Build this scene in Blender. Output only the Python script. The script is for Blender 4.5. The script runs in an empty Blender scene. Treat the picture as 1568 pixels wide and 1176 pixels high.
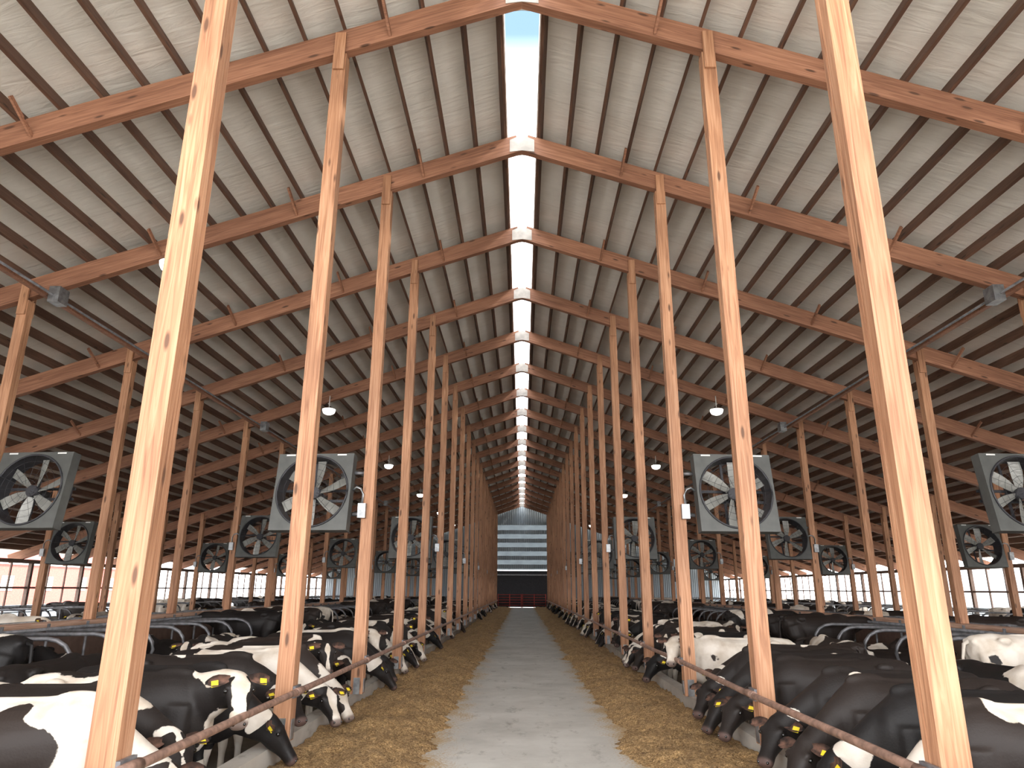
import bpy, bmesh, math, random
from mathutils import Vector, Matrix, noise
random.seed(7)
sc = bpy.context.scene
try:
    sc.view_settings.view_transform = 'Standard'
except Exception:
    pass
COL = sc.collection
R = math.radians

# ---------------------------------------------------------------- materials
def new_mat(name):
    m = bpy.data.materials.new(name); m.use_nodes = True
    nt = m.node_tree
    b = nt.nodes['Principled BSDF']
    return m, nt, b
def N(nt, t, **kw):
    n = nt.nodes.new(t)
    for k, v in kw.items():
        if k.startswith('i_'):
            key = k[2:]
            n.inputs[int(key) if key.isdigit() else key].default_value = v
        else:
            setattr(n, k, v)
    return n
def ramp(nt, fac, stops, interp='LINEAR'):
    r = nt.nodes.new('ShaderNodeValToRGB'); r.color_ramp.interpolation = interp
    els = r.color_ramp.elements
    els[0].position, els[0].color = stops[0][0], (*stops[0][1], 1)
    els[1].position, els[1].color = stops[-1][0], (*stops[-1][1], 1)
    for p, c in stops[1:-1]:
        e = els.new(p); e.color = (*c, 1)
    nt.links.new(fac, r.inputs[0])
    return r
def mixc(nt, fac, a, b, mode='MIX'):
    m = nt.nodes.new('ShaderNodeMix'); m.data_type = 'RGBA'; m.blend_type = mode
    for sock, v in ((m.inputs[0], fac), (m.inputs[6], a), (m.inputs[7], b)):
        if hasattr(v, 'is_output') : nt.links.new(v, sock)
        elif isinstance(v, (int, float)): sock.default_value = v
        else: sock.default_value = (*v, 1)
    return m.outputs[2]
def bump(nt, b, h, s=0.3, d=0.02):
    n = nt.nodes.new('ShaderNodeBump'); n.inputs['Strength'].default_value = s
    n.inputs['Distance'].default_value = d
    nt.links.new(h, n.inputs['Height']); nt.links.new(n.outputs[0], b.inputs['Normal'])

def simple(name, col, rough=0.6, metal=0.0, var=0.15, scale=6, emit=None):
    m, nt, b = new_mat(name)
    tc = N(nt, 'ShaderNodeTexCoord')
    nz = N(nt, 'ShaderNodeTexNoise', i_Scale=scale, i_Detail=6)
    nt.links.new(tc.outputs['Object'], nz.inputs['Vector'])
    lo = tuple(c*(1-var) for c in col); hi = tuple(min(1, c*(1+var)) for c in col)
    r = ramp(nt, nz.outputs[0], [(0.35, lo), (0.65, hi)])
    nt.links.new(r.outputs[0], b.inputs['Base Color'])
    b.inputs['Roughness'].default_value = rough
    b.inputs['Metallic'].default_value = metal
    if emit:
        b.inputs['Emission Color'].default_value = (*emit[0], 1)
        b.inputs['Emission Strength'].default_value = emit[1]
    return m

def wood(name, axis, dark, mid, light, rough=0.65):
    m, nt, b = new_mat(name)
    tc = N(nt, 'ShaderNodeTexCoord'); oi = N(nt, 'ShaderNodeObjectInfo')
    mul = N(nt, 'ShaderNodeMath', operation='MULTIPLY', i_1=57.0)
    nt.links.new(oi.outputs['Random'], mul.inputs[0])
    add = N(nt, 'ShaderNodeVectorMath', operation='ADD')
    nt.links.new(tc.outputs['Object'], add.inputs[0]); nt.links.new(mul.outputs[0], add.inputs[1])
    def mapped(lng, oth):
        mp = N(nt, 'ShaderNodeMapping')
        s = [oth]*3; s[axis] = lng
        mp.inputs['Scale'].default_value = s
        nt.links.new(add.outputs[0], mp.inputs['Vector'])
        return mp.outputs[0]
    g = N(nt, 'ShaderNodeTexNoise', i_Scale=1.0, i_Detail=8, i_Distortion=1.6)
    nt.links.new(mapped(0.9, 22), g.inputs['Vector'])
    base = ramp(nt, g.outputs[0], [(0.3, dark), (0.5, mid), (0.68, light)])
    big = N(nt, 'ShaderNodeTexNoise', i_Scale=1.0, i_Detail=3)
    nt.links.new(mapped(0.5, 1.5), big.inputs['Vector'])
    bigr = ramp(nt, big.outputs[0], [(0.35, (0.78, 0.74, 0.72)), (0.65, (1.12, 1.1, 1.08))])
    c = mixc(nt, 1.0, base.outputs[0], bigr.outputs[0], 'MULTIPLY')
    k = N(nt, 'ShaderNodeTexVoronoi', i_Scale=1.0)
    nt.links.new(mapped(1.7, 6.5), k.inputs['Vector'])
    kr = ramp(nt, k.outputs['Distance'], [(0.09, (1, 1, 1)), (0.17, (0, 0, 0))])
    c2 = mixc(nt, kr.outputs[0], c, tuple(x*0.45 for x in dark))
    nt.links.new(c2, b.inputs['Base Color'])
    b.inputs['Roughness'].default_value = rough
    bump(nt, b, g.outputs[0], 0.25, 0.01)
    return m

M_post = wood('post_fir', 2, (0.28, 0.13, 0.068), (0.44, 0.225, 0.122), (0.54, 0.31, 0.185))
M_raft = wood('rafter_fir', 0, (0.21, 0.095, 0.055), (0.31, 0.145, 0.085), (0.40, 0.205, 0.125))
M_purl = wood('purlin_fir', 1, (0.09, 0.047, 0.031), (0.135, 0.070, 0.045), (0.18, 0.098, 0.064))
M_beamy = wood('beam_fir', 1, (0.45, 0.27, 0.19), (0.6, 0.39, 0.28), (0.7, 0.48, 0.37))
M_galv = simple('galvanised_steel', (0.30, 0.31, 0.32), 0.4, 0.7, 0.3, 9)
M_galvd = simple('dull_pipe', (0.19, 0.19, 0.20), 0.45, 0.4, 0.3, 9)
M_fan = simple('fan_housing_grey', (0.09, 0.093, 0.088), 0.5, 0.2, 0.12, 5)
M_fand = simple('fan_ring_dark', (0.035, 0.035, 0.04), 0.5, 0.2)
M_blade = simple('fan_blade', (0.26, 0.26, 0.24), 0.45, 0.2, 0.15)
M_white = simple('white_trim', (0.75, 0.75, 0.73), 0.5)
M_gus = simple('gusset_plate', (0.5, 0.46, 0.42), 0.5)
M_rail = simple('rusty_rail', (0.30, 0.185, 0.14), 0.5, 0.2, 0.35, 14)
M_redgate = simple('red_gate_paint', (0.45, 0.05, 0.035), 0.45)
M_lamp = simple('lamp_lens', (0.9, 0.9, 0.85), 0.4, 0, 0.05, 5, ((1, 0.97, 0.88), 7))
M_lamph = simple('lamp_housing', (0.8, 0.8, 0.77), 0.5, 0.0)
M_redbarn = simple('red_barn_siding', (0.5, 0.09, 0.07), 0.6)
M_roofm = simple('shed_roof_metal', (0.45, 0.47, 0.5), 0.5)
M_stud = simple('dark_stud', (0.13, 0.08, 0.06), 0.7)
M_cyard = simple('yard_gravel', (0.60, 0.575, 0.53), 0.9, 0, 0.2, 1.5)
M_leaf = simple('tree_leaves', (0.10, 0.17, 0.05), 0.8, 0, 0.4, 3)
M_dark = simple('doorway_shade', (0.03, 0.03, 0.035), 0.6)  # near-black colour stands in for the unlit interior past the end doorway

# ceiling insulation
m, nt, b = new_mat('roof_insulation_white'); M_ceil = m
tc = N(nt, 'ShaderNodeTexCoord')
nz = N(nt, 'ShaderNodeTexNoise', i_Scale=1.4, i_Detail=6); nt.links.new(tc.outputs['Object'], nz.inputs['Vector'])
mp = N(nt, 'ShaderNodeMapping'); mp.inputs['Scale'].default_value = (1.2, 7, 1)
nt.links.new(tc.outputs['Object'], mp.inputs['Vector'])
wr = N(nt, 'ShaderNodeTexNoise', i_Scale=1.0, i_Detail=5, i_Distortion=0.8); nt.links.new(mp.outputs[0], wr.inputs['Vector'])
r = ramp(nt, nz.outputs[0], [(0.3, (0.80, 0.77, 0.71)), (0.7, (0.92, 0.895, 0.84))])
sp = N(nt, 'ShaderNodeSeparateXYZ'); nt.links.new(tc.outputs['Object'], sp.inputs[0])
md = N(nt, 'ShaderNodeMath', operation='PINGPONG', i_1=0.915); nt.links.new(sp.outputs[1], md.inputs[0])
sr = ramp(nt, md.outputs[0], [(0.006, (1, 1, 1)), (0.018, (0, 0, 0))])
sf = N(nt, 'ShaderNodeMath', operation='MULTIPLY', i_1=0.4); nt.links.new(sr.outputs[0], sf.inputs[0])
c = mixc(nt, sf.outputs[0], r.outputs[0], (0.6, 0.56, 0.5))
nt.links.new(c, b.inputs['Base Color']); b.inputs['Roughness'].default_value = 0.5
bump(nt, b, wr.outputs[0], 0.4, 0.05)

# concrete
def concrete(name, lo, hi, feed=False):
    m, nt, b = new_mat(name)
    tc = N(nt, 'ShaderNodeTexCoord')
    n1 = N(nt, 'ShaderNodeTexNoise', i_Scale=0.8, i_Detail=10, i_Roughness=0.65); nt.links.new(tc.outputs['Object'], n1.inputs['Vector'])
    r = ramp(nt, n1.outputs[0], [(0.32, lo), (0.62, hi)])
    mp = N(nt, 'ShaderNodeMapping'); mp.inputs['Scale'].default_value = (2.4, 1.0, 1); nt.links.new(tc.outputs['Object'], mp.inputs['Vector'])
    n2 = N(nt, 'ShaderNodeTexNoise', i_Scale=1.6, i_Detail=8, i_Roughness=0.7); nt.links.new(mp.outputs[0], n2.inputs['Vector'])
    r2 = ramp(nt, n2.outputs[0], [(0.30, (0.56, 0.54, 0.52)), (0.44, (1, 1, 1))])
    c = mixc(nt, 0.85, r.outputs[0], r2.outputs[0], 'MULTIPLY')
    if feed:
        sp = N(nt, 'ShaderNodeSeparateXYZ'); nt.links.new(tc.outputs['Object'], sp.inputs[0])
        sh = N(nt, 'ShaderNodeMath', operation='SUBTRACT', i_1=0.1); nt.links.new(sp.outputs[0], sh.inputs[0])
        ab = N(nt, 'ShaderNodeMath', operation='ABSOLUTE'); nt.links.new(sh.outputs[0], ab.inputs[0])
        n3 = N(nt, 'ShaderNodeTexNoise', i_Scale=30, i_Detail=5, i_Roughness=0.75); nt.links.new(tc.outputs['Object'], n3.inputs['Vector'])
        n4 = N(nt, 'ShaderNodeTexNoise', i_Scale=1.6, i_Detail=6); nt.links.new(tc.outputs['Object'], n4.inputs['Vector'])
        m1 = N(nt, 'ShaderNodeMath', operation='MULTIPLY_ADD', i_1=0.50); nt.links.new(ab.outputs[0], m1.inputs[0]); nt.links.new(n3.outputs[0], m1.inputs[2])
        m2 = N(nt, 'ShaderNodeMath', operation='MULTIPLY_ADD', i_1=0.6); nt.links.new(n4.outputs[0], m2.inputs[0]); nt.links.new(m1.outputs[0], m2.inputs[2])
        s5 = N(nt, 'ShaderNodeMath', operation='SUBTRACT', i_1=0.62); nt.links.new(m2.outputs[0], s5.inputs[0])
        fr = ramp(nt, s5.outputs[0], [(0.66, (0, 0, 0)), (0.82, (1, 1, 1))])
        c = mixc(nt, fr.outputs[0], c, (0.40, 0.28, 0.145))
    nt.links.new(c, b.inputs['Base Color']); b.inputs['Roughness'].default_value = 0.9
    b.inputs['Specular IOR Level'].default_value = 0.25
    bump(nt, b, n1.outputs[0], 0.15, 0.01)
    return m
M_conc = concrete('alley_concrete', (0.41, 0.395, 0.36), (0.555, 0.54, 0.50), True)
M_curb = concrete('curb_concrete', (0.36, 0.33, 0.29), (0.50, 0.47, 0.42))
M_cowfloor = concrete('wet_alley_concrete', (0.13, 0.11, 0.085), (0.24, 0.21, 0.17))

# feed
m, nt, b = new_mat('chopped_feed'); M_feed = m
tc = N(nt, 'ShaderNodeTexCoord')
n1 = N(nt, 'ShaderNodeTexNoise', i_Scale=50, i_Detail=5, i_Roughness=0.75); nt.links.new(tc.outputs['Object'], n1.inputs['Vector'])
n2 = N(nt, 'ShaderNodeTexNoise', i_Scale=2.2, i_Detail=6); nt.links.new(tc.outputs['Object'], n2.inputs['Vector'])
n3 = N(nt, 'ShaderNodeTexNoise', i_Scale=14, i_Detail=6, i_Roughness=0.7); nt.links.new(tc.outputs['Object'], n3.inputs['Vector'])
r1 = ramp(nt, n1.outputs[0], [(0.36, (0.15, 0.085, 0.032)), (0.5, (0.50, 0.32, 0.14)), (0.64, (0.92, 0.70, 0.40))])
r2 = ramp(nt, n2.outputs[0], [(0.3, (0.74, 0.70, 0.66)), (0.7, (1.1, 1.06, 1.0))])
r3 = ramp(nt, n3.outputs[0], [(0.35, (0.60, 0.56, 0.50)), (0.6, (1.12, 1.10, 1.06))])
c = mixc(nt, 1.0, r1.outputs[0], r2.outputs[0], 'MULTIPLY')
c = mixc(nt, 1.0, c, r3.outputs[0], 'MULTIPLY')
nt.links.new(c, b.inputs['Base Color']); b.inputs['Roughness'].default_value = 0.9
ad = N(nt, 'ShaderNodeMath', operation='ADD'); nt.links.new(n1.outputs[0], ad.inputs[0]); nt.links.new(n3.outputs[0], ad.inputs[1])
bump(nt, b, ad.outputs[0], 0.9, 0.04)

# translucent sheets
def translucent(name, col):
    m, nt, b = new_mat(name)
    tr = N(nt, 'ShaderNodeBsdfTranslucent'); tr.inputs[0].default_value = (*col, 1)
    tc = N(nt, 'ShaderNodeTexCoord'); nz = N(nt, 'ShaderNodeTexNoise', i_Scale=1.5, i_Detail=4)
    nt.links.new(tc.outputs['Object'], nz.inputs['Vector'])
    r = ramp(nt, nz.outputs[0], [(0.3, tuple(c*0.85 for c in col)), (0.7, col)])
    nt.links.new(r.outputs[0], tr.inputs[0]); nt.links.new(r.outputs[0], b.inputs['Base Color'])
    mx = N(nt, 'ShaderNodeMixShader'); mx.inputs[0].default_value = 0.2
    nt.links.new(tr.outputs[0], mx.inputs[1]); nt.links.new(b.outputs[0], mx.inputs[2])
    nt.links.new(mx.outputs[0], nt.nodes['Material Output'].inputs[0])
    return m
M_curt = translucent('curtain_fabric', (0.80, 0.86, 0.90))
M_poly = translucent('polycarbonate_panel', (0.30, 0.325, 0.34))

# end wall corrugated
m, nt, b = new_mat('end_wall_steel'); M_end = m
tc = N(nt, 'ShaderNodeTexCoord'); wv = N(nt, 'ShaderNodeTexWave', i_Scale=1.6); nt.links.new(tc.outputs['Object'], wv.inputs['Vector'])
r = ramp(nt, wv.outputs[0], [(0.3, (0.22, 0.26, 0.29)), (0.7, (0.34, 0.39, 0.43))])
nt.links.new(r.outputs[0], b.inputs['Base Color']); b.inputs['Roughness'].default_value = 0.5
bump(nt, b, wv.outputs[0], 0.6, 0.04)

# hide
m, nt, b = new_mat('holstein_hide'); M_hide = m
at = N(nt, 'ShaderNodeAttribute', attribute_name='pat'); am = N(nt, 'ShaderNodeAttribute', attribute_name='muz')
tc = N(nt, 'ShaderNodeTexCoord'); oi = N(nt, 'ShaderNodeObjectInfo')
nf = N(nt, 'ShaderNodeTexNoise', i_Scale=16, i_Detail=4); nt.links.new(tc.outputs['Object'], nf.inputs['Vector'])
ma = N(nt, 'ShaderNodeMath', operation='MULTIPLY_ADD', i_1=0.16); nt.links.new(nf.outputs[0], ma.inputs[0]); nt.links.new(at.outputs['Fac'], ma.inputs[2])
mb = N(nt, 'ShaderNodeMath', operation='ADD', i_1=0.42); nt.links.new(ma.outputs[0], mb.inputs[0])
fr = ramp(nt, mb.outputs[0], [(0.49, (0, 0, 0)), (0.51, (1, 1, 1))])
blk = mixc(nt, oi.outputs['Random'], (0.010, 0.009, 0.009), (0.030, 0.021, 0.017))
nw = N(nt, 'ShaderNodeTexNoise', i_Scale=3.5, i_Detail=5); nt.links.new(tc.outputs['Object'], nw.inputs['Vector'])
wh = ramp(nt, nw.outputs[0], [(0.3, (0.50, 0.42, 0.33)), (0.6, (0.76, 0.70, 0.62))])
c = mixc(nt, fr.outputs[0], wh.outputs[0], blk)
c = mixc(nt, am.outputs['Fac'], c, (0.12, 0.075, 0.065))
nt.links.new(c, b.inputs['Base Color']); b.inputs['Roughness'].default_value = 0.55
b.inputs['Specular IOR Level'].default_value = 0.3
nh = N(nt, 'ShaderNodeTexNoise', i_Scale=60, i_Detail=3); nt.links.new(tc.outputs['Object'], nh.inputs['Vector'])
bump(nt, b, nh.outputs[0], 0.25, 0.008)
M_eye = simple('cow_eye', (0.008, 0.007, 0.006), 0.12)
M_tag = simple('ear_tag_yellow', (0.85, 0.68, 0.03), 0.5, 0, 0.05)
M_earin = simple('ear_inner', (0.09, 0.045, 0.03), 0.85, 0, 0.7, 18)

# ---------------------------------------------------------------- mesh helpers
def finish(bm, name, mats, smooth=False, link=True):
    me = bpy.data.meshes.new(name)
    bmesh.ops.recalc_face_normals(bm, faces=bm.faces)
    bm.to_mesh(me); bm.free()
    for m in mats: me.materials.append(m)
    if smooth:
        me.polygons.foreach_set('use_smooth', [True]*len(me.polygons))
    if not link: return me
    o = bpy.data.objects.new(name, me); COL.objects.link(o)
    return o
def inst(me, name, loc=(0, 0, 0), rot=(0, 0, 0), scale=(1, 1, 1), parent=None):
    o = bpy.data.objects.new(name, me); COL.objects.link(o)
    o.location = loc; o.rotation_euler = rot; o.scale = scale
    if parent: o.parent = parent
    return o
def box(bm, c, s, mat=0, M=None):
    x, y, z = s[0]/2, s[1]/2, s[2]/2
    vs = []
    for dx, dy, dz in ((-x,-y,-z),(x,-y,-z),(x,y,-z),(-x,y,-z),(-x,-y,z),(x,-y,z),(x,y,z),(-x,y,z)):
        v = Vector((dx, dy, dz))
        if M: v = M @ v
        vs.append(bm.verts.new(v + Vector(c)))
    for f in ((0,3,2,1),(4,5,6,7),(0,1,5,4),(1,2,6,5),(2,3,7,6),(3,0,4,7)):
        fc = bm.faces.new([vs[i] for i in f]); fc.material_index = mat
def tube(bm, pts, r, seg=8, mat=0, radii=None):
    pts = [Vector(p) for p in pts]; rings = []
    for i, p in enumerate(pts):
        t = (pts[min(i+1, len(pts)-1)] - pts[max(i-1, 0)]).normalized()
        a = Vector((0, 0, 1)) if abs(t.z) < 0.9 else Vector((0, 1, 0))
        u = t.cross(a).normalized(); v = u.cross(t).normalized()
        rr = radii[i] if radii else r
        rings.append([bm.verts.new(p + u*rr*math.cos(2*math.pi*k/seg) + v*rr*math.sin(2*math.pi*k/seg)) for k in range(seg)])
    for a, b_ in zip(rings, rings[1:]):
        for k in range(seg):
            f = bm.faces.new((a[k], a[(k+1) % seg], b_[(k+1) % seg], b_[k])); f.material_index = mat; f.smooth = True
    for rg in (rings[0], rings[-1]):
        f = bm.faces.new(rg); f.material_index = mat
def strut(bm, a, b_, w, h, mat=0):
    a, b_ = Vector(a), Vector(b_); d = b_ - a
    q = d.to_track_quat('Z', 'Y').to_matrix()
    box(bm, (a+b_)/2, (w, h, d.length), mat, q)
def prism(bm, poly, y0, y1, mat=0):
    A = [bm.verts.new((p[0], y0, p[1])) for p in poly]; B = [bm.verts.new((p[0], y1, p[1])) for p in poly]
    n = len(poly)
    for f in (A, B[::-1]):
        fc = bm.faces.new(f); fc.material_index = mat
    for i in range(n):
        fc = bm.faces.new((A[i], B[i], B[(i+1) % n], A[(i+1) % n])); fc.material_index = mat

# ---------------------------------------------------------------- dimensions
CAMZ = 1.85
SL = 0.34; ANG = math.atan(SL); CS = math.cos(ANG)
ZR = CAMZ + 8.25           # underside of rafters at ridge
HW = 21.0
XL, XR = -2.60, 2.64
def under(x): return ZR - SL*abs(x)
FY = [1.2, 4.86] + [8.34 + 3.62*n for n in range(19)]
YEND = 8.34 + 3.62*19
Y0 = -2.5
RD = 0.37                  # rafter depth
PD = 0.23                  # purlin depth

# ---------------------------------------------------------------- ceiling + purlins
bm = bmesh.new()
off = (RD + PD)/CS
for s in (-1, 1):
    xs = [0.31, HW+0.8]
    v = [bm.verts.new((s*xs[0], Y0, under(xs[0])+off)), bm.verts.new((s*xs[1], Y0, under(xs[1])+off)),
         bm.verts.new((s*xs[1], YEND, under(xs[1])+off)), bm.verts.new((s*xs[0], YEND, under(xs[0])+off))]
    bm.faces.new(v)
    v = [bm.verts.new((s*xs[0], Y0, under(xs[0])+off+0.12)), bm.verts.new((s*xs[1], Y0, under(xs[1])+off+0.12)),
         bm.verts.new((s*xs[1], YEND, under(xs[1])+off+0.12)), bm.verts.new((s*xs[0], YEND, under(xs[0])+off+0.12))]
    f = bm.faces.new(v); f.material_index = 1
    box(bm, (s*0.30, (Y0+YEND)/2, under(0.3)+off+0.06), (0.03, YEND-Y0, 0.28), 2)
ceil = finish(bm, 'ceiling', [M_ceil, M_roofm, M_white])

bm = bmesh.new()
x = 0.36
while x < HW+0.6:
    for s in (-1, 1):
        Mr = Matrix.Rotation(s*ANG, 3, 'Y')
        zc = under(x) + (RD + PD/2)/CS
        box(bm, (s*x, (Y0+YEND)/2, zc), (0.05, YEND-Y0, PD-0.004), 0, Mr)
    x += 0.56
finish(bm, 'roof_purlins', [M_purl])

# rafters
bm = bmesh.new()
L = (HW+0.5)/CS
box(bm, (L/2, 0, RD/2), (L, 0.14, RD-0.004))
me_r = finish(bm, 'roof_rafter', [M_raft], link=False)
bmg = bmesh.new()
for fy in FY:
    inst(me_r, 'roof_rafter', (0, fy, ZR), (0, ANG, 0))
    inst(me_r, 'roof_rafter', (0, fy+0.001, ZR), (0, ANG, math.pi))
    for dy in (-0.078, 0.078):
        w = 0.24
        prism(bmg, [(-w, under(w)+0.04), (0, ZR-0.01), (w, under(w)+0.04), (w, under(w)+0.31), (0, ZR+0.34), (-w, under(w)+0.31)], fy+dy-0.006, fy+dy+0.006)
finish(bmg, 'ridge_gusset_plates', [M_gus])

# fly braces
bm = bmesh.new()
for fy in FY[1:]:
    for s in (-1, 1):
        for xx in (1.9, 4.3, 6.8, 9.9, 12.4, 17.6):
            zz = under(xx)
            strut(bm, (s*xx, fy-0.06, zz+0.06), (s*(xx+0.06), fy-0.5, zz+0.38), 0.035, 0.06)
finish(bm, 'roof_braces', [M_raft])

# ---------------------------------------------------------------- posts
def post_mesh(h, w=0.19, ply=3):
    bm = bmesh.new()
    for k in range(ply):
        t = w/ply
        yy = -w/2 + t*(k+0.5)
        dh = (0.0, 0.012, 0.004)[k % 3]
        box(bm, ((0.0015 if k == 1 else 0), yy, h/2), (w-0.004*(k % 2), t-0.007, h-dh))
    box(bm, (0, 0, h/2), (w-0.02, w-0.012, h-0.03))
    for dy in (-w/2-0.018, w/2+0.018):      # side cleats gripping the rafter
        box(bm, (0, dy, h+0.02), (0.15, 0.034, 0.62))
    return bm
CURB = 0.26
for xx, s in ((XL, -1), (XR, 1)):
    h = under(xx) - CURB - 0.03
    bm = post_mesh(h)
    box(bm, (0, -0.1, 0.12), (0.1, 0.012, 0.24), 1); box(bm, (0, 0.1, 0.12), (0.1, 0.012, 0.24), 1)
    box(bm, (-s*0.1, 0, 0.12), (0.012, 0.1, 0.2), 1)
    me = finish(bm, 'timber_post', [M_post, M_galv], link=False)
    for fy in FY[1:]:
        inst(me, 'timber_post', (xx, fy, CURB))
for xx, base in ((9.2, 1.2), (15.2, -0.3)):
    for s in (-1, 1):
        h = under(xx) - base - 0.03
        me = finish(post_mesh(h, 0.18), 'timber_post', [M_post], link=False)
        for fy in FY:
            inst(me, 'timber_post', (s*xx, fy, base))

# long conduit beam under rafters with junction boxes
for s in (-1, 1):
    bm = bmesh.new()
    zz = under(8.75) - 0.10
    box(bm, (s*8.75, (Y0+YEND)/2, zz), (0.09, YEND-Y0-0.4, 0.12), 0)
    tube(bm, [(s*8.62, Y0+0.3, zz-0.02), (s*8.62, YEND-0.3, zz-0.02)], 0.022, 6, 1)
    for k in range(3, len(FY), 3):
        box(bm, (s*8.6, FY[k]-0.05, zz), (0.2, 0.28, 0.3), 2)
    finish(bm, 'conduit_beam', [M_raft, M_galvd, M_galv])

# ---------------------------------------------------------------- floors
bm = bmesh.new(); box(bm, (0, (YEND+Y0-2)/2, -0.1), (5.18, YEND-Y0+2, 0.2)); finish(bm, 'floor', [M_conc])
bm = bmesh.new()
for s in (-1, 1):
    box(bm, (s*(2.82+HW)/2, (YEND+Y0)/2, -0.355), (HW-2.82, YEND-Y0, 0.09), 0)
    box(bm, (s*9.2, (YEND+Y0)/2, -0.17), (5.2, YEND-Y0-4, 0.26), 1)
    box(bm, (s*18.6, (YEND+Y0)/2, -0.17), (4.4, YEND-Y0-4, 0.26), 1)
finish(bm, 'floor_cow_alley', [M_cowfloor, M_curb])
bm = bmesh.new()
for s in (-1, 1):
    box(bm, (s*2.71, (YEND+Y0)/2, CURB/2-0.1), (0.2, YEND-Y0, CURB+0.2))
finish(bm, 'feed_curb', [M_curb])
bm = bmesh.new(); box(bm, (0, 40, -0.45), (400, 400, 0.1)); finish(bm, 'ground', [M_cyard])

# feed
for s in (-1, 1):
    bm = bmesh.new()
    e0 = 1.10 if s < 0 else 1.28
    ys = []; y = 2.0
    while y < YEND-2: ys.append(y); y += 0.035 + 0.004*y
    nx = 60; rows = []
    for y in ys:
        row = []
        edge = e0 + 0.25*noise.noise((0, y*0.7, s*5)) + 0.18*noise.noise((3, y*2.3, s*9)) + 0.11*noise.noise((7, y*8, s))
        for k in range(nx+1):
            xx = 0.75 + (2.6-0.75)*k/nx
            t = max(-0.2, min(1, (xx-edge)/1.0))
            h = t*0.08
            if t > 0: h = 0.06*t**0.8 + 0.07*math.sin(t*math.pi) + 0.05*t
            q = max(0, min(1, t*3))
            h += 0.07*noise.noise((xx*2.2, y*1.6, 1+s))*q + (0.012+0.032*q)*noise.noise((xx*6, y*6, 1)) + (0.010+0.014*q)*noise.noise((xx*14, y*14, 3)) + 0.009*noise.noise((xx*30, y*30, 3)) - 0.004
            row.append(bm.verts.new((s*xx, y, h)))
        rows.append(row)
    for a, b_ in zip(rows, rows[1:]):
        for k in range(nx):
            if max(v.co.z for v in (a[k], a[k+1], b_[k+1], b_[k])) > -0.01:
                bm.faces.new((a[k], a[k+1], b_[k+1], b_[k]))
    finish(bm, 'feed_pile', [M_feed], True)

# feed rail
for s, xx in ((-1, XL+0.14), (1, XR-0.14)):
    bm = bmesh.new()
    pts = [(xx + 0.012*noise.noise((0, y*0.4, s)), y, 0.76 + 0.02*noise.noise((5, y*0.3, s))) for y in [2.2+1.2*i for i in range(61)]]
    tube(bm, pts, 0.034, 10)
    for fy in FY[1:]:
        box(bm, (xx + s*0.025, fy, 0.76), (0.03, 0.2, 0.12), 1)
        tube(bm, [(xx, fy-0.12, 0.76), (xx, fy+0.12, 0.76)], 0.042, 10, 0)
    finish(bm, 'feed_rail', [M_rail, M_galvd])

# ---------------------------------------------------------------- free stalls
def loop_pts(x0, dx, y, zlo=0.42, zhi=1.10, L=2.0):
    pts = [(x0+dx*L, y, zlo), (x0+dx*0.42, y, zlo)]
    r = (zhi-zlo)/2
    for k in range(1, 8):
        a = math.pi*k/8
        pts.append((x0+dx*(0.42-0.42*math.sin(a)), y, zlo + r - r*math.cos(a)))
    pts += [(x0+dx*0.42, y, zhi), (x0+dx*L, y, zhi-0.02)]
    return pts
for s in (-1, 1):
    bm = bmesh.new()
    y = 2.6
    while y < YEND-3:
        for x0, d in ((6.75, 1), (11.65, -1), (16.6, 1)):
            near = y < 25
            tube(bm, [(s*p[0], p[1], p[2]) for p in loop_pts(x0, d, y)], 0.034, 8 if near else 5)
            xx = s*(x0+d*2.0)
            tube(bm, [(xx, y, -0.05), (xx, y, 1.2)], 0.03, 6)
        y += 1.22
    for x0, d in ((6.75, 1), (11.65, -1), (16.6, 1)):
        tube(bm, [(s*(x0+d*1.55), 2, 1.14), (s*(x0+d*1.55), YEND-3, 1.14)], 0.03, 8)
    finish(bm, 'freestall_dividers', [M_galvd])
    bm = bmesh.new()
    box(bm, (s*9.2, (YEND+2)/2, 1.13), (0.34, YEND-4, 0.13), 0)
    box(bm, (s*9.2, (YEND+2)/2, 0.51), (0.12, YEND-4, 1.1), 1)
    finish(bm, 'stall_front_beam', [M_beamy, M_stud])

# ---------------------------------------------------------------- side walls
for s, nm in ((-1, 'left'), (1, 'right')):
    bm = bmesh.new()
    X = s*HW
    Ly = YEND-Y0; cy = (YEND+Y0)/2
    box(bm, (X, cy, 0.1), (0.2, Ly, 1.0), 0)                # sill wall
    box(bm, (X, cy, 1.82), (0.10, Ly, 0.08), 1)             # mid rail
    box(bm, (X, cy, 2.89), (0.14, Ly, 0.16), 1)             # header
    for y in [Y0+0.6+1.207*i for i in range(66)]:
        w = 0.15 if int(round((y-Y0)/1.207)) % 3 == 0 else 0.06
        box(bm, (X, y, 1.7), (w, w, 2.3), 1)
    finish(bm, 'wall_'+nm, [M_curb, M_stud])
    bm = bmesh.new()
    box(bm, (X+s*0.12, cy, 0.85), (0.01, Ly, 0.55), 0)
    finish(bm, 'curtain_'+nm, [M_curt])
    bm = bmesh.new()
    for z in (0.35, 0.6, 0.85):
        tube(bm, [(s*20.7, 2, z+0.25), (s*20.7, YEND-2, z+0.25)], 0.025, 6)
    finish(bm, 'stall_pipe_rail', [M_galv])

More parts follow.
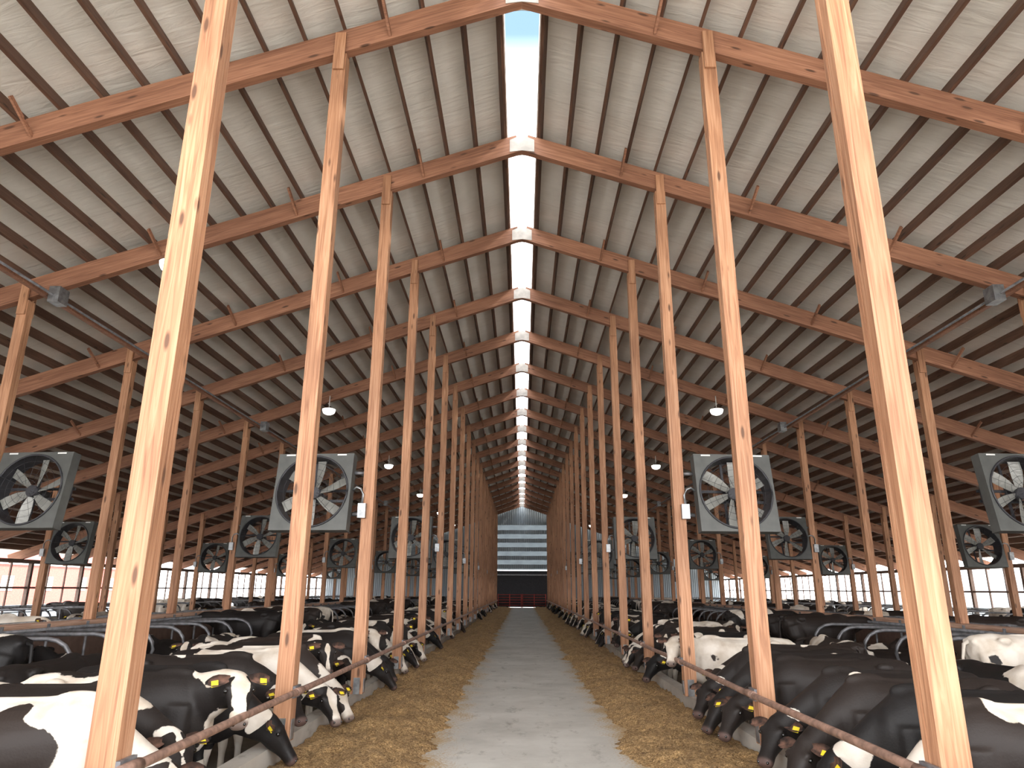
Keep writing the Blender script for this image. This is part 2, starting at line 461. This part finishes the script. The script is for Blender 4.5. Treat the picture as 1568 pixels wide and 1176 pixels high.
# ---------------------------------------------------------------- end wall
bm = bmesh.new()
ye = YEND+0.1
pk = under(0)+0.5
prism(bm, [(-HW, -0.4), (-3.2, -0.4), (-3.2, under(3.2)+0.5), (-HW, under(HW)+0.5)], ye, ye+0.1)
prism(bm, [(HW, -0.4), (HW, under(HW)+0.5), (3.2, under(3.2)+0.5), (3.2, -0.4)], ye, ye+0.1)
prism(bm, [(-3.2, 8.6), (3.2, 8.6), (3.2, under(3.2)+0.5), (0, pk), (-3.2, under(3.2)+0.5)], ye, ye+0.1)
finish(bm, 'wall_end', [M_end])
bm = bmesh.new()
box(bm, (0, ye+0.05, 6.2), (6.38, 0.02, 4.78), 0)
for k in range(6):
    box(bm, (0, ye-0.07, 4.15+0.9*k), (6.38, 0.12, 0.42 if k < 5 else 0.3), 1)
finish(bm, 'window_1', [M_poly, M_end])
bm = bmesh.new()
box(bm, (0, ye-0.05, 1.88), (6.3, 0.05, 3.7), 0)  # dark sheet filling the doorway in place of the shaded space behind
for k in range(8): box(bm, (0, ye-0.09, 0.3+0.42*k), (6.2, 0.03, 0.04), 0)
box(bm, (0, ye-0.15, 3.3), (6.2, 0.1, 0.12), 1)
finish(bm, 'dark_doorway_1', [M_dark, M_galv])
bm = bmesh.new()
for xc in (-1.27, 1.27):
    for k in range(5):
        tube(bm, [(xc-1.2, YEND-1.2, 0.25+0.26*k), (xc+1.2, YEND-1.2, 0.25+0.26*k)], 0.032, 6)
    for dx in (-1.2, 0, 1.2):
        tube(bm, [(xc+dx, YEND-1.2, 0.0), (xc+dx, YEND-1.2, 1.36)], 0.04, 6)
finish(bm, 'red_pipe_gate', [M_redgate])

# ---------------------------------------------------------------- fans
def fan_mesh():
    bm = bmesh.new()
    H, Rr, D = 0.66, 0.605, 0.16
    n = 48
    def sq(a):
        c, s_ = math.cos(a), math.sin(a); k = H/max(abs(c), abs(s_)); return (c*k, s_*k)
    rs = {}
    for y, key in ((-D, 'f'), (D*0.2, 'b')):
        rs[key+'o'] = [bm.verts.new((sq(a)[0], y, sq(a)[1])) for a in [2*math.pi*k/n for k in range(n)]]
    rs['fi'] = [bm.verts.new((Rr*math.cos(2*math.pi*k/n), -D, Rr*math.sin(2*math.pi*k/n))) for k in range(n)]
    rs['bi'] = [bm.verts.new((Rr*0.97*math.cos(2*math.pi*k/n), D, Rr*0.97*math.sin(2*math.pi*k/n))) for k in range(n)]
    for k in range(n):
        j = (k+1) % n
        bm.faces.new((rs['fo'][k], rs['fo'][j], rs['fi'][j], rs['fi'][k]))
        bm.faces.new((rs['fo'][k], rs['bo'][k], rs['bo'][j], rs['fo'][j]))
        f = bm.faces.new((rs['fi'][k], rs['fi'][j], rs['bi'][j], rs['bi'][k])); f.material_index = 1
    pts = [((Rr+0.004)*math.cos(2*math.pi*k/40), -D-0.01, (Rr+0.004)*math.sin(2*math.pi*k/40)) for k in range(41)]
    tube(bm, pts, 0.017, 6, 1)
    for rr in (0.16, 0.27, 0.38, 0.49):
        tube(bm, [(rr*math.cos(2*math.pi*k/32), -D-0.02, rr*math.sin(2*math.pi*k/32)) for k in range(33)], 0.0028, 4, 1)
    for k in range(16):
        a = 2*math.pi*k/16
        tube(bm, [(0.1*math.cos(a), -D-0.02, 0.1*math.sin(a)), (Rr*math.cos(a), -D-0.015, Rr*math.sin(a))], 0.003, 4, 1)
    nb = 6
    for k in range(nb):
        a0 = 2*math.pi*k/nb + 0.3
        prev = None
        for i in range(7):
            r = 0.09 + (0.57-0.09)*i/6
            w = 0.045 + 0.045*math.sin(min(1, i/5)*math.pi*0.6)
            tw = R(42 - 22*i/6)
            ca, sa = math.cos(a0+0.12*i/6), math.sin(a0+0.12*i/6)
            ctr = Vector((r*ca, 0.0, r*sa)); tan = Vector((-sa, 0, ca)); ax = Vector((0, 1, 0))
            d = tan*math.cos(tw) + ax*math.sin(tw); nn = d.cross(Vector((ca, 0, sa))).normalized()*0.005
            ring = [bm.verts.new(ctr + d*w + nn), bm.verts.new(ctr - d*w + nn), bm.verts.new(ctr - d*w - nn), bm.verts.new(ctr + d*w - nn)]
            if prev:
                for q in range(4):
                    f = bm.faces.new((prev[q], prev[(q+1) % 4], ring[(q+1) % 4], ring[q])); f.material_index = 2
            else:
                f = bm.faces.new(ring); f.material_index = 2
            prev = ring
        f = bm.faces.new(prev); f.material_index = 2
    tube(bm, [(0, -0.07, 0), (0, 0.07, 0)], 0.1, 16, 1)
    tube(bm, [(0, 0.07, 0), (0, 0.3, 0)], 0.085, 16, 1)
    for zz in (-0.09, 0.09):
        box(bm, (0, 0.17, zz), (1.24, 0.03, 0.045), 1)
    box(bm, (-0.09, 0.17, 0), (0.04, 0.03, 1.24), 1)
    box(bm, (0.45, -D-0.006, 0.635), (0.16, 0.004, 0.025), 3)
    box(bm, (-0.45, -D-0.006, 0.635), (0.16, 0.004, 0.025), 3)
    return finish(bm, 'housing', [M_fan, M_fand, M_blade, M_white], link=False)
me_fan = fan_mesh()
def arm_mesh(dx):
    bm = bmesh.new()
    sg = 1 if dx > 0 else -1
    ex = sg*0.66
    tube(bm, [(ex, 0, 0.35), (dx, 0, 0.35)], 0.03, 8, 0)
    tube(bm, [(ex, 0, -0.35), (dx, 0, -0.35)], 0.03, 8, 0)
    tube(bm, [(ex, -0.08, 0.05), (ex+sg*0.07, -0.1, 0.1), (ex+sg*0.15, -0.12, 0.07), (ex+sg*0.19, -0.13, -0.03), (ex+sg*0.18, -0.13, -0.2)], 0.02, 8, 1)
    box(bm, (ex+sg*0.19, -0.13, -0.30), (0.13, 0.1, 0.24), 1)
    return finish(bm, 'mount_arm', [M_galvd, M_galv], link=False)
arms = {}
def put_fan(x, y, z, px, tilt=-8, yaw=0):
    e = bpy.data.objects.new('barn_fan', None); COL.objects.link(e); e.location = (x, y, z)
    inst(me_fan, 'housing', (0, 0, 0), (R(tilt), 0, R(yaw)), parent=e)
    sg = 1 if px > x else -1
    dx = round(px - x - sg*0.1, 2)
    if dx not in arms: arms[dx] = arm_mesh(dx)
    inst(arms[dx], 'mount_arm', (0, 0, 0), parent=e)
for k in (3, 6, 9, 12, 15, 18):
    fy = FY[k]
    for s in (-1, 1):
        xi = (XL if s < 0 else XR)
        put_fan(xi + s*0.93, fy, 3.40, xi, yaw=s*4)
        put_fan(s*8.38, fy, 3.42, s*9.2, yaw=s*5)
        if k > 3: put_fan(s*14.4, fy, 3.2, s*15.2, yaw=s*5)

# ---------------------------------------------------------------- lights
bm = bmesh.new()
tube(bm, [(0, 0, 0.0), (0, 0, 0.05)], 0.0, 20, 0, radii=[0.215, 0.10])
tube(bm, [(0, 0, 0.05), (0, 0, 0.47)], 0.015, 8, 0)
tube(bm, [(0, 0, -0.17), (0, 0, -0.13), (0, 0, -0.06), (0, 0, -0.004)], 0.2, 20, 1, radii=[0.09, 0.17, 0.205, 0.21])
me_l = finish(bm, 'led_high_bay_light', [M_lamph, M_lamp], link=False)
for k in range(6):
    y = 11.6 + 10.86*k
    for s in (-1, 1):
        inst(me_l, 'led_high_bay_light', (s*6.4, y, 7.54))

# ---------------------------------------------------------------- outside
bm = bmesh.new()
prism(bm, [(-62, -0.4), (-50, -0.4), (-50, 4.2), (-56, 7.5), (-62, 4.2)], 66, 92, 0)
for y in (70, 76, 82, 88): box(bm, (-49.95, y, 2.2), (0.1, 1.6, 1.4), 1)
box(bm, (-49.9, 79, 4.1), (0.3, 26, 0.25), 1)
finish(bm, 'red_barn', [M_redbarn, M_white])
bm = bmesh.new()
prism(bm, [(48, -0.4), (66, -0.4), (66, 2.8), (57, 4.6), (48, 2.8)], 60, 100, 0)
finish(bm, 'machine_shed', [M_roofm])
bm = bmesh.new()
for i in range(20):
    s = random.choice((-1, 1)); x = s*random.uniform(85, 110); y = random.uniform(30, 150)
    rr = random.uniform(2.0, 3.0)
    m4 = Matrix.Translation((x, y, rr*0.9)) @ Matrix.Diagonal((rr, rr, rr*1.1, 1))
    g = bmesh.ops.create_icosphere(bm, subdivisions=3, radius=1, matrix=m4)
    for v in g['verts']: v.co += Vector((1, 1, 1))*0.5*noise.noise(v.co*0.9)
finish(bm, 'tree_line', [M_leaf])

# ---------------------------------------------------------------- cows
def loft(bm, secs, seg=18):
    rings = []
    for c, sd, up, ru, rt, rb in secs:
        ring = []
        for k in range(seg):
            a = 2*math.pi*k/seg
            sn = math.sin(a); cs = math.cos(a)
            ring.append(bm.verts.new(c + sd*ru*cs + up*(rt if sn > 0 else rb)*sn))
        rings.append(ring)
    for a, b_ in zip(rings, rings[1:]):
        for k in range(seg):
            bm.faces.new((a[k], a[(k+1) % seg], b_[(k+1) % seg], b_[k]))
    for rg, sec in ((rings[0], secs[0]), (rings[-1], secs[-1])):
        cv = bm.verts.new(sec[0])
        for k in range(seg): bm.faces.new((rg[k], rg[(k+1) % seg], cv))
def limb(bm, pts, seg=12):
    P = [Vector(p[:3]) for p in pts]; secs = []
    for i, p in enumerate(pts):
        t = (P[min(i+1, len(P)-1)] - P[max(i-1, 0)]).normalized()
        side = Vector((0, 1, 0)); up = t.cross(side).normalized(); side = up.cross(t).normalized()
        rl = p[3]; rf = p[4] if len(p) > 4 else p[3]
        secs.append((P[i], side, up, rl, rf, rf))
    loft(bm, secs, seg)
def ell(bm, c, r):
    m4 = Matrix.Translation(c) @ Matrix.Diagonal((*r, 1))
    bmesh.ops.create_uvsphere(bm, u_segments=14, v_segments=10, radius=1, matrix=m4)

def cow_mesh(pose, seed, bias, headw=0.035):
    rnd = random.Random(seed)
    bm = bmesh.new()
    lying = pose == 'lying'
    dz = -0.60 if lying else 0
    ws = 1.12 if lying else 1.0
    Yv, Zv = Vector((0, 1, 0)), Vector((0, 0, 1))
    body = [(-0.84, 1.20, .09, .12, .14), (-0.78, 1.17, .19, .19, .26), (-0.66, 1.12, .26, .26, .32), (-0.48, 1.08, .285, .315, .37),
            (-0.25, 1.04, .31, .325, .42), (0.0, 1.01, .345, .345, .45), (0.22, 1.01, .345, .35, .44), (0.42, 1.03, .30, .345, .42),
            (0.58, 1.05, .25, .345, .42), (0.72, 1.05, .21, .30, .40), (0.84, 1.03, .16, .22, .33), (0.92, 1.0, .09, .12, .2)]
    loft(bm, [(Vector((x, 0, z+dz)), Yv, Zv, w*ws, t, b_*(0.86 if lying else 1)) for x, z, w, t, b_ in body], 24)
    ell(bm, (-0.45, 0.24*ws, 1.30+dz), (0.10, 0.06, 0.06)); ell(bm, (-0.45, -0.24*ws, 1.30+dz), (0.10, 0.06, 0.06))
    ell(bm, (-0.80, 0.10, 1.27+dz), (0.06, 0.05, 0.05)); ell(bm, (-0.80, -0.10, 1.27+dz), (0.06, 0.05, 0.05))
    ell(bm, (0.55, 0, 1.37+dz), (0.2, 0.06, 0.06))
    limb(bm, [(-.7, 0, 1.33+dz, .035), (-.2, 0, 1.345+dz, .035), (.3, 0, 1.35+dz, .04), (.5, 0, 1.37+dz, .04)])   # backbone ridge
    if not lying:
        ell(bm, (-0.38, 0, 0.66), (0.24, 0.2, 0.17))
        for s in (-1, 1):
            o = rnd.uniform(-0.07, 0.07)
            limb(bm, [(-.60, s*.17, 1.15, .12, .22), (-.56, s*.21, .92, .125, .22), (-.52, s*.22, .76, .10, .15), (-.64+o*.6, s*.2, .58, .06, .085),
                      (-.73+o, s*.19, .50, .05, .065), (-.71+o, s*.19, .40, .038, .05), (-.67+o, s*.19, .17, .036, .042), (-.66+o, s*.19, .11, .045, .052), (-.62+o, s*.19, .05, .055, .07), (-.61+o, s*.19, .0, .06, .08)])
            o = rnd.uniform(-0.07, 0.07)
            limb(bm, [(.62, s*.17, 1.12, .09, .18), (.62, s*.19, .92, .10, .17), (.56, s*.18, .74, .08, .11), (.56+o*.5, s*.17, .56, .055, .065), (.57+o, s*.165, .42, .05, .055),
                      (.57+o, s*.165, .34, .038, .042), (.57+o, s*.165, .16, .034, .038), (.575+o, s*.165, .11, .045, .05), (.60+o, s*.165, .05, .052, .065), (.61+o, s*.165, 0, .058, .075)])
    else:
        for s in (-1, 1):
            limb(bm, [(-.62, s*.18, .50, .12, .2), (-.45, s*.33, .36, .12, .2), (-.18, s*.42, .2, .09, .12), (-.36, s*.45, .1, .055, .06), (-.58, s*.44, .06, .045, .045), (-.74, s*.42, .05, .055, .05)])
            limb(bm, [(.60, s*.18, .50, .10, .18), (.66, s*.24, .26, .08, .12), (.84, s*.24, .1, .06, .065), (.66, s*.27, .06, .045, .045), (.50, s*.28, .05, .05, .05)])
    P = Vector((0.60, 0, 1.13+dz))
    segs, hp, hy = {
        'down':  ([(.24, -28, -2), (.24, -33, -8), (.23, -28, -16)], -50, -30),
        'down2': ([(.24, -26, 4), (.24, -30, 8), (.23, -24, 2)], -44, -45),
        'down3': ([(.24, -28, 8), (.24, -34, 12), (.23, -30, 14)], -54, 10),
        'mid':   ([(.24, -14, -4), (.23, -20, -12), (.22, -14, -24)], -40, -42),
        'up':    ([(.24, 14, -6), (.24, 18, -20), (.22, 8, -38)], -50, -66),
        'level': ([(.24, 8, 2), (.24, 12, 6), (.22, 6, 6)], -35, 8),
        'lying': ([(.22, 25, 3), (.22, 35, 10), (.2, 22, 15)], -25, 20)}[pose]
    rad = [(.17, .25, .33), (.145, .20, .26), (.12, .165, .20), (.105, .13, .15)]
    secs = []
    def frame(p, y):
        p, y = R(p), R(y)
        d = Vector((math.cos(p)*math.cos(y), math.cos(p)*math.sin(y), math.sin(p)))
        s = Vector((-math.sin(y), math.cos(y), 0)); return d, s, d.cross(s)
    for i in range(4):
        pp, yy = segs[min(i, 2)][1], segs[min(i, 2)][2]
        d, s, u = frame(pp, yy)
        secs.append((P.copy(), s, u, *rad[i]))
        if i < 3: P = P + d*segs[i][0]
    loft(bm, secs, 18)
    hd, hs, hu = frame(hp, hy)
    H = P - hd*0.06 + hu*0.03
    prof = [(-.03, .06, .05, .08), (.02, .09, .085, .13), (.08, .112, .09, .16), (.15, .122, .085, .165), (.21, .108, .075, .15), (.28, .088, .065, .12), (.35, .078, .056, .095),
            (.41, .084, .054, .088), (.46, .088, .05, .08), (.495, .062, .03, .055)]
    loft(bm, [(H + hd*t, hs, hu, w, a, b_) for t, w, a, b_ in prof], 18)
    for s in (-1, 1):
        ell(bm, H + hd*0.13 + hs*s*0.092 + hu*0.045, (0.042, 0.04, 0.036))
        ell(bm, H + hd*0.11 + hs*s*0.06 - hu*0.08, (0.08, 0.05, 0.07))
    tmp = bpy.data.meshes.new('tmp'); bm.to_mesh(tmp); bm.free()
    ob = bpy.data.objects.new('tmp', tmp); COL.objects.link(ob)
    rm = ob.modifiers.new('r', 'REMESH'); rm.mode = 'VOXEL'; rm.voxel_size = 0.02
    sm = ob.modifiers.new('s', 'SMOOTH'); sm.factor = 0.5; sm.iterations = 5
    dg = bpy.context.evaluated_depsgraph_get(); dg.update()
    ev = ob.evaluated_get(dg); me2 = bpy.data.meshes.new_from_object(ev)
    bpy.data.objects.remove(ob)
    bm = bmesh.new(); bm.from_mesh(me2)
    bpy.data.meshes.remove(me2)
    for f in bm.faces: f.smooth = True; f.material_index = 0
    tagside = rnd.choice((-1, 1))
    for s in (-1, 1):
        root = H + hd*0.03 + hs*s*0.08 + hu*0.03
        dirv = (hs*s*1.0 + hu*(-0.10) - hd*0.05 + Vector((0, 0, -0.12))).normalized()
        wv = hd - dirv*hd.dot(dirv); wv.normalize(); nv = dirv.cross(wv)
        if nv.dot(hu) < 0: nv = -nv
        prev = None
        for i, (t, w) in enumerate(((0, .03), (.05, .05), (.10, .062), (.15, .055), (.19, .032), (.215, .008))):
            c = root + dirv*t
            ring = [bm.verts.new(c + wv*w + nv*0.012), bm.verts.new(c - nv*0.006), bm.verts.new(c - wv*w + nv*0.012), bm.verts.new(c - nv*0.022)]
            if prev:
                for q in range(4):
                    f = bm.faces.new((prev[q], prev[(q+1) % 4], ring[(q+1) % 4], ring[q])); f.smooth = True
                    f.material_index = 3 if q in (0, 1) and 0 < i < 5 else 0
            prev = ring
        bm.faces.new(prev)
        if s == tagside or rnd.random() < 0.45:
            Mt = Matrix((wv, dirv, nv)).transposed()
            box(bm, root + dirv*0.13 + nv*0.022 - Vector((0, 0, .03)), (0.062, 0.06, 0.006), 2, Mt)
        m4 = Matrix.Translation(H + hd*0.150 + hs*s*0.118 + hu*0.028) @ Matrix.Scale(0.021, 4)
        g = bmesh.ops.create_uvsphere(bm, u_segments=10, v_segments=8, radius=1, matrix=m4)
        for v in g['verts']:
            for f in v.link_faces: f.material_index = 1
        m4 = Matrix.Translation(H + hd*0.475 + hs*s*0.046 + hu*0.024) @ Matrix.Scale(0.014, 4)
        g = bmesh.ops.create_uvsphere(bm, u_segments=8, v_segments=6, radius=1, matrix=m4)
        for v in g['verts']:
            for f in v.link_faces: f.material_index = 1
    if lying:
        tube(bm, [(-.84, 0, .66), (-.94, .03, .55), (-.97, .1, .2), (-.95, .2, .06)], 0.02, 8, 0, radii=[.03, .022, .02, .04])
    else:
        sw = rnd.uniform(-.08, .08)
        tube(bm, [(-.82, 0, 1.28), (-.90, 0, 1.24), (-.93, sw*.3, 1.05), (-.92, sw*.7, .75), (-.91, sw, .6), (-.91, sw*1.1, .48), (-.90, sw*1.1, .32)], 0.02, 8, 0, radii=[.035, .028, .022, .018, .03, .045, .01])
    lp = bm.verts.layers.float.new('pat'); lm = bm.verts.layers.float.new('muz')
    sv = Vector((seed*3.71, seed*1.37, seed*7.9))
    def ss(a, b_, x):
        t = max(0, min(1, (x-a)/(b_-a))); return t*t*(3-2*t)
    for v in bm.verts:
        p = v.co
        n = noise.noise(Vector((p.x*1.5, p.y*1.3, p.z*1.5)) + sv)*1.0 + 0.35*noise.noise(Vector((p.x, p.y, p.z))*4.0 + sv)
        val = n + bias
        if not lying:
            val -= 1.6*(1-ss(0.42, 0.66, p.z))
        rel = p - H; t = rel.dot(hd); lat = rel.dot(hs); up = rel.dot(hu)
        inhead = (t > -0.04 and rel.length < 0.62 and abs(lat) < 0.34 and abs(up) < 0.26)
        if inhead:
            hv = (abs(lat) - headw*(0.6+0.9*ss(0.0, 0.12, t)-0.5*ss(0.15, 0.3, t)+0.6*ss(0.33, 0.45, t)) + 0.03*noise.noise(p*9+sv))*6
            if up < -0.02: hv = max(hv, 0.3)
            if headw > 0.05 and t > 0.36: hv = -0.3
            if bias < -0.28: hv = -0.5 if abs(lat) < 0.09 else 0.3
            if bias < -0.5: hv = -0.5
            k = ss(-0.04, 0.05, t)
            val = val*(1-k) + hv*k
            v[lm] = ss(0.42, 0.465, t)*0.85
        else:
            v[lm] = 0.0
        v[lp] = max(-0.6, min(0.6, val))
    me = bpy.data.meshes.new('cow_'+pose)
    bm.to_mesh(me); bm.free()
    for m in (M_hide, M_eye, M_tag, M_earin): me.materials.append(m)
    return me

lib = {}
spec = {'down': [(1, .20, .03), (2, .05, .02), (3, .6, -.05), (4, .2, .055), (20, .35, .015)],
        'down2': [(5, .30, -.05), (6, .06, .04), (7, .6, -.05), (21, -.12, .03)],
        'down3': [(22, .25, .02), (23, .5, -.05), (24, .05, .04), (28, .35, .015)],
        'mid': [(8, .2, .02), (9, .5, -.05), (10, 0, .05), (25, -.6, .03), (29, .3, .025)],
        'up': [(11, .0, .055), (12, .2, .02), (13, -.6, .06), (27, .5, -.05)],
        'level': [(14, .25, .03), (15, .05, .04), (16, .5, .03), (26, -.5, .05), (30, .4, -.05)],
        'lying': [(17, .25, .03), (18, .05, .05), (19, .45, .02)]}
for pose, L_ in spec.items():
    lib[pose] = [cow_mesh(pose, *a) for a in L_]

CF = -0.31
def cow(side, pose, idx, X, y, yaw=0, z=CF, face_in=True, sc_=1.0):
    me = lib[pose][idx % len(lib[pose])]
    sx = 1 if side < 0 else -1
    if not face_in: sx = -sx
    return inst(me, 'cow', (side*X, y, z), (0, 0, R(yaw)), (sx*sc_, sc_, sc_))
near = [(-1, 'mid', 1, 4.1, 3.9, 0), (-1, 'down2', 1, 3.8, 5.55, 2), (-1, 'mid', 0, 3.98, 6.3, -3), (-1, 'up', 0, 3.85, 7.15, 3), (-1, 'down3', 1, 3.8, 7.8, 0),
        (-1, 'mid', 1, 4.0, 9.0, 2), (-1, 'down2', 1, 3.75, 9.75, -2), (-1, 'down', 3, 3.75, 10.45, 0), (-1, 'up', 1, 4.1, 11.2, 0),
        (1, 'down2', 0, 3.75, 3.9, 0), (1, 'down', 3, 3.78, 5.55, 2), (1, 'down3', 1, 3.78, 6.3, -2), (1, 'down', 2, 3.72, 7.05, 2), (1, 'down2', 0, 3.8, 7.75, 0),
        (1, 'down2', 2, 3.75, 9.0, 0), (1, 'down', 2, 3.75, 9.75, -3), (1, 'down2', 0, 3.8, 10.45, 0), (1, 'mid', 1, 4.1, 11.2, 0), (1, 'up', 2, 3.75, 12.7, 0)]
for s, pose, idx, X, y, yaw in near:
    cow(s, pose, idx, X, y, yaw)
rr = random.Random(5)
for s in (-1, 1):
    for k in range(3, 19):
        for j in range(4):
            if s == 1 and k == 3 and j == 0: continue
            if rr.random() < 0.1: continue
            pose = rr.choice(['down', 'down2', 'down3', 'down3', 'mid', 'mid', 'up', 'up'])
            X = 3.78 if pose.startswith('down') else 4.08
            cow(s, pose, rr.randrange(60), X + rr.uniform(-.05, .1), FY[k] + 0.62 + 0.79*j + rr.uniform(-.03, .03), rr.uniform(-3, 3), sc_=rr.uniform(.95, 1.02))
    for fi, pr in ((False, 0.6), (True, 0.6), (None, 0.5)):
        y = 3.2
        while y < 60:
            if rr.random() < pr:
                ly = rr.random() < 0.55
                if fi is None: x0, f = (18.2, False)
                elif fi: x0, f = ((10.95 if ly else 11.35), True)
                else: x0, f = ((7.45 if ly else 7.05), False)
                cow(s, 'lying' if ly else 'level', rr.randrange(60), x0, y, rr.uniform(-4, 4), -0.04, f, 0.95)
            y += 1.22
    for y in (8.4, 13.5, 20, 30, 41):
        cow(s, 'level', rr.randrange(5), 5.55, y + rr.uniform(-.5, .5), 90*rr.choice((-1, 1)), sc_=.97)
    for y in (10, 15.5, 24, 33, 41):
        cow(s, 'level', rr.randrange(5), 14.0, y, 90*rr.choice((-1, 1)))

# ---------------------------------------------------------------- world & sun
w = bpy.data.worlds.new('World'); sc.world = w; w.use_nodes = True
nt = w.node_tree; bg = nt.nodes['Background']
tc = N(nt, 'ShaderNodeTexCoord'); nz = N(nt, 'ShaderNodeTexNoise', i_Scale=5.0, i_Detail=6)
nt.links.new(tc.outputs['Generated'], nz.inputs['Vector'])
r = ramp(nt, nz.outputs[0], [(0.40, (0.07, 0.11, 0.15)), (0.56, (0.92, 0.96, 1.0))])
sp = N(nt, 'ShaderNodeSeparateXYZ'); nt.links.new(tc.outputs['Generated'], sp.inputs[0])
hr = ramp(nt, sp.outputs[2], [(0.50, (1, 1, 1)), (0.68, (0, 0, 0))])
c = mixc(nt, hr.outputs[0], r.outputs[0], (0.98, 0.97, 0.98))
nt.links.new(c, bg.inputs[0]); bg.inputs[1].default_value = 7.6
sd = bpy.data.lights.new('sun', 'SUN'); sd.energy = 9.0; sd.angle = R(4); sd.color = (1, 0.93, 0.82)
so = bpy.data.objects.new('sun', sd); COL.objects.link(so)
so.rotation_euler = Vector((-1.0, 0.12, -0.95)).to_track_quat('-Z', 'Y').to_euler()
so.location = (30, 0, 30)

# ---------------------------------------------------------------- camera
cd = bpy.data.cameras.new('Camera'); cd.lens = 24.64; cd.sensor_width = 36; cd.clip_end = 1000; cd.clip_start = 0.05
co = bpy.data.objects.new('Camera', cd); COL.objects.link(co)
co.location = (0, 0, CAMZ)
rot = Matrix.Rotation(R(0.85), 4, 'Z') @ Matrix.Rotation(R(90+16.31), 4, 'X') @ Matrix.Rotation(R(0.25), 4, 'Z')
co.rotation_euler = rot.to_euler()
sc.camera = co
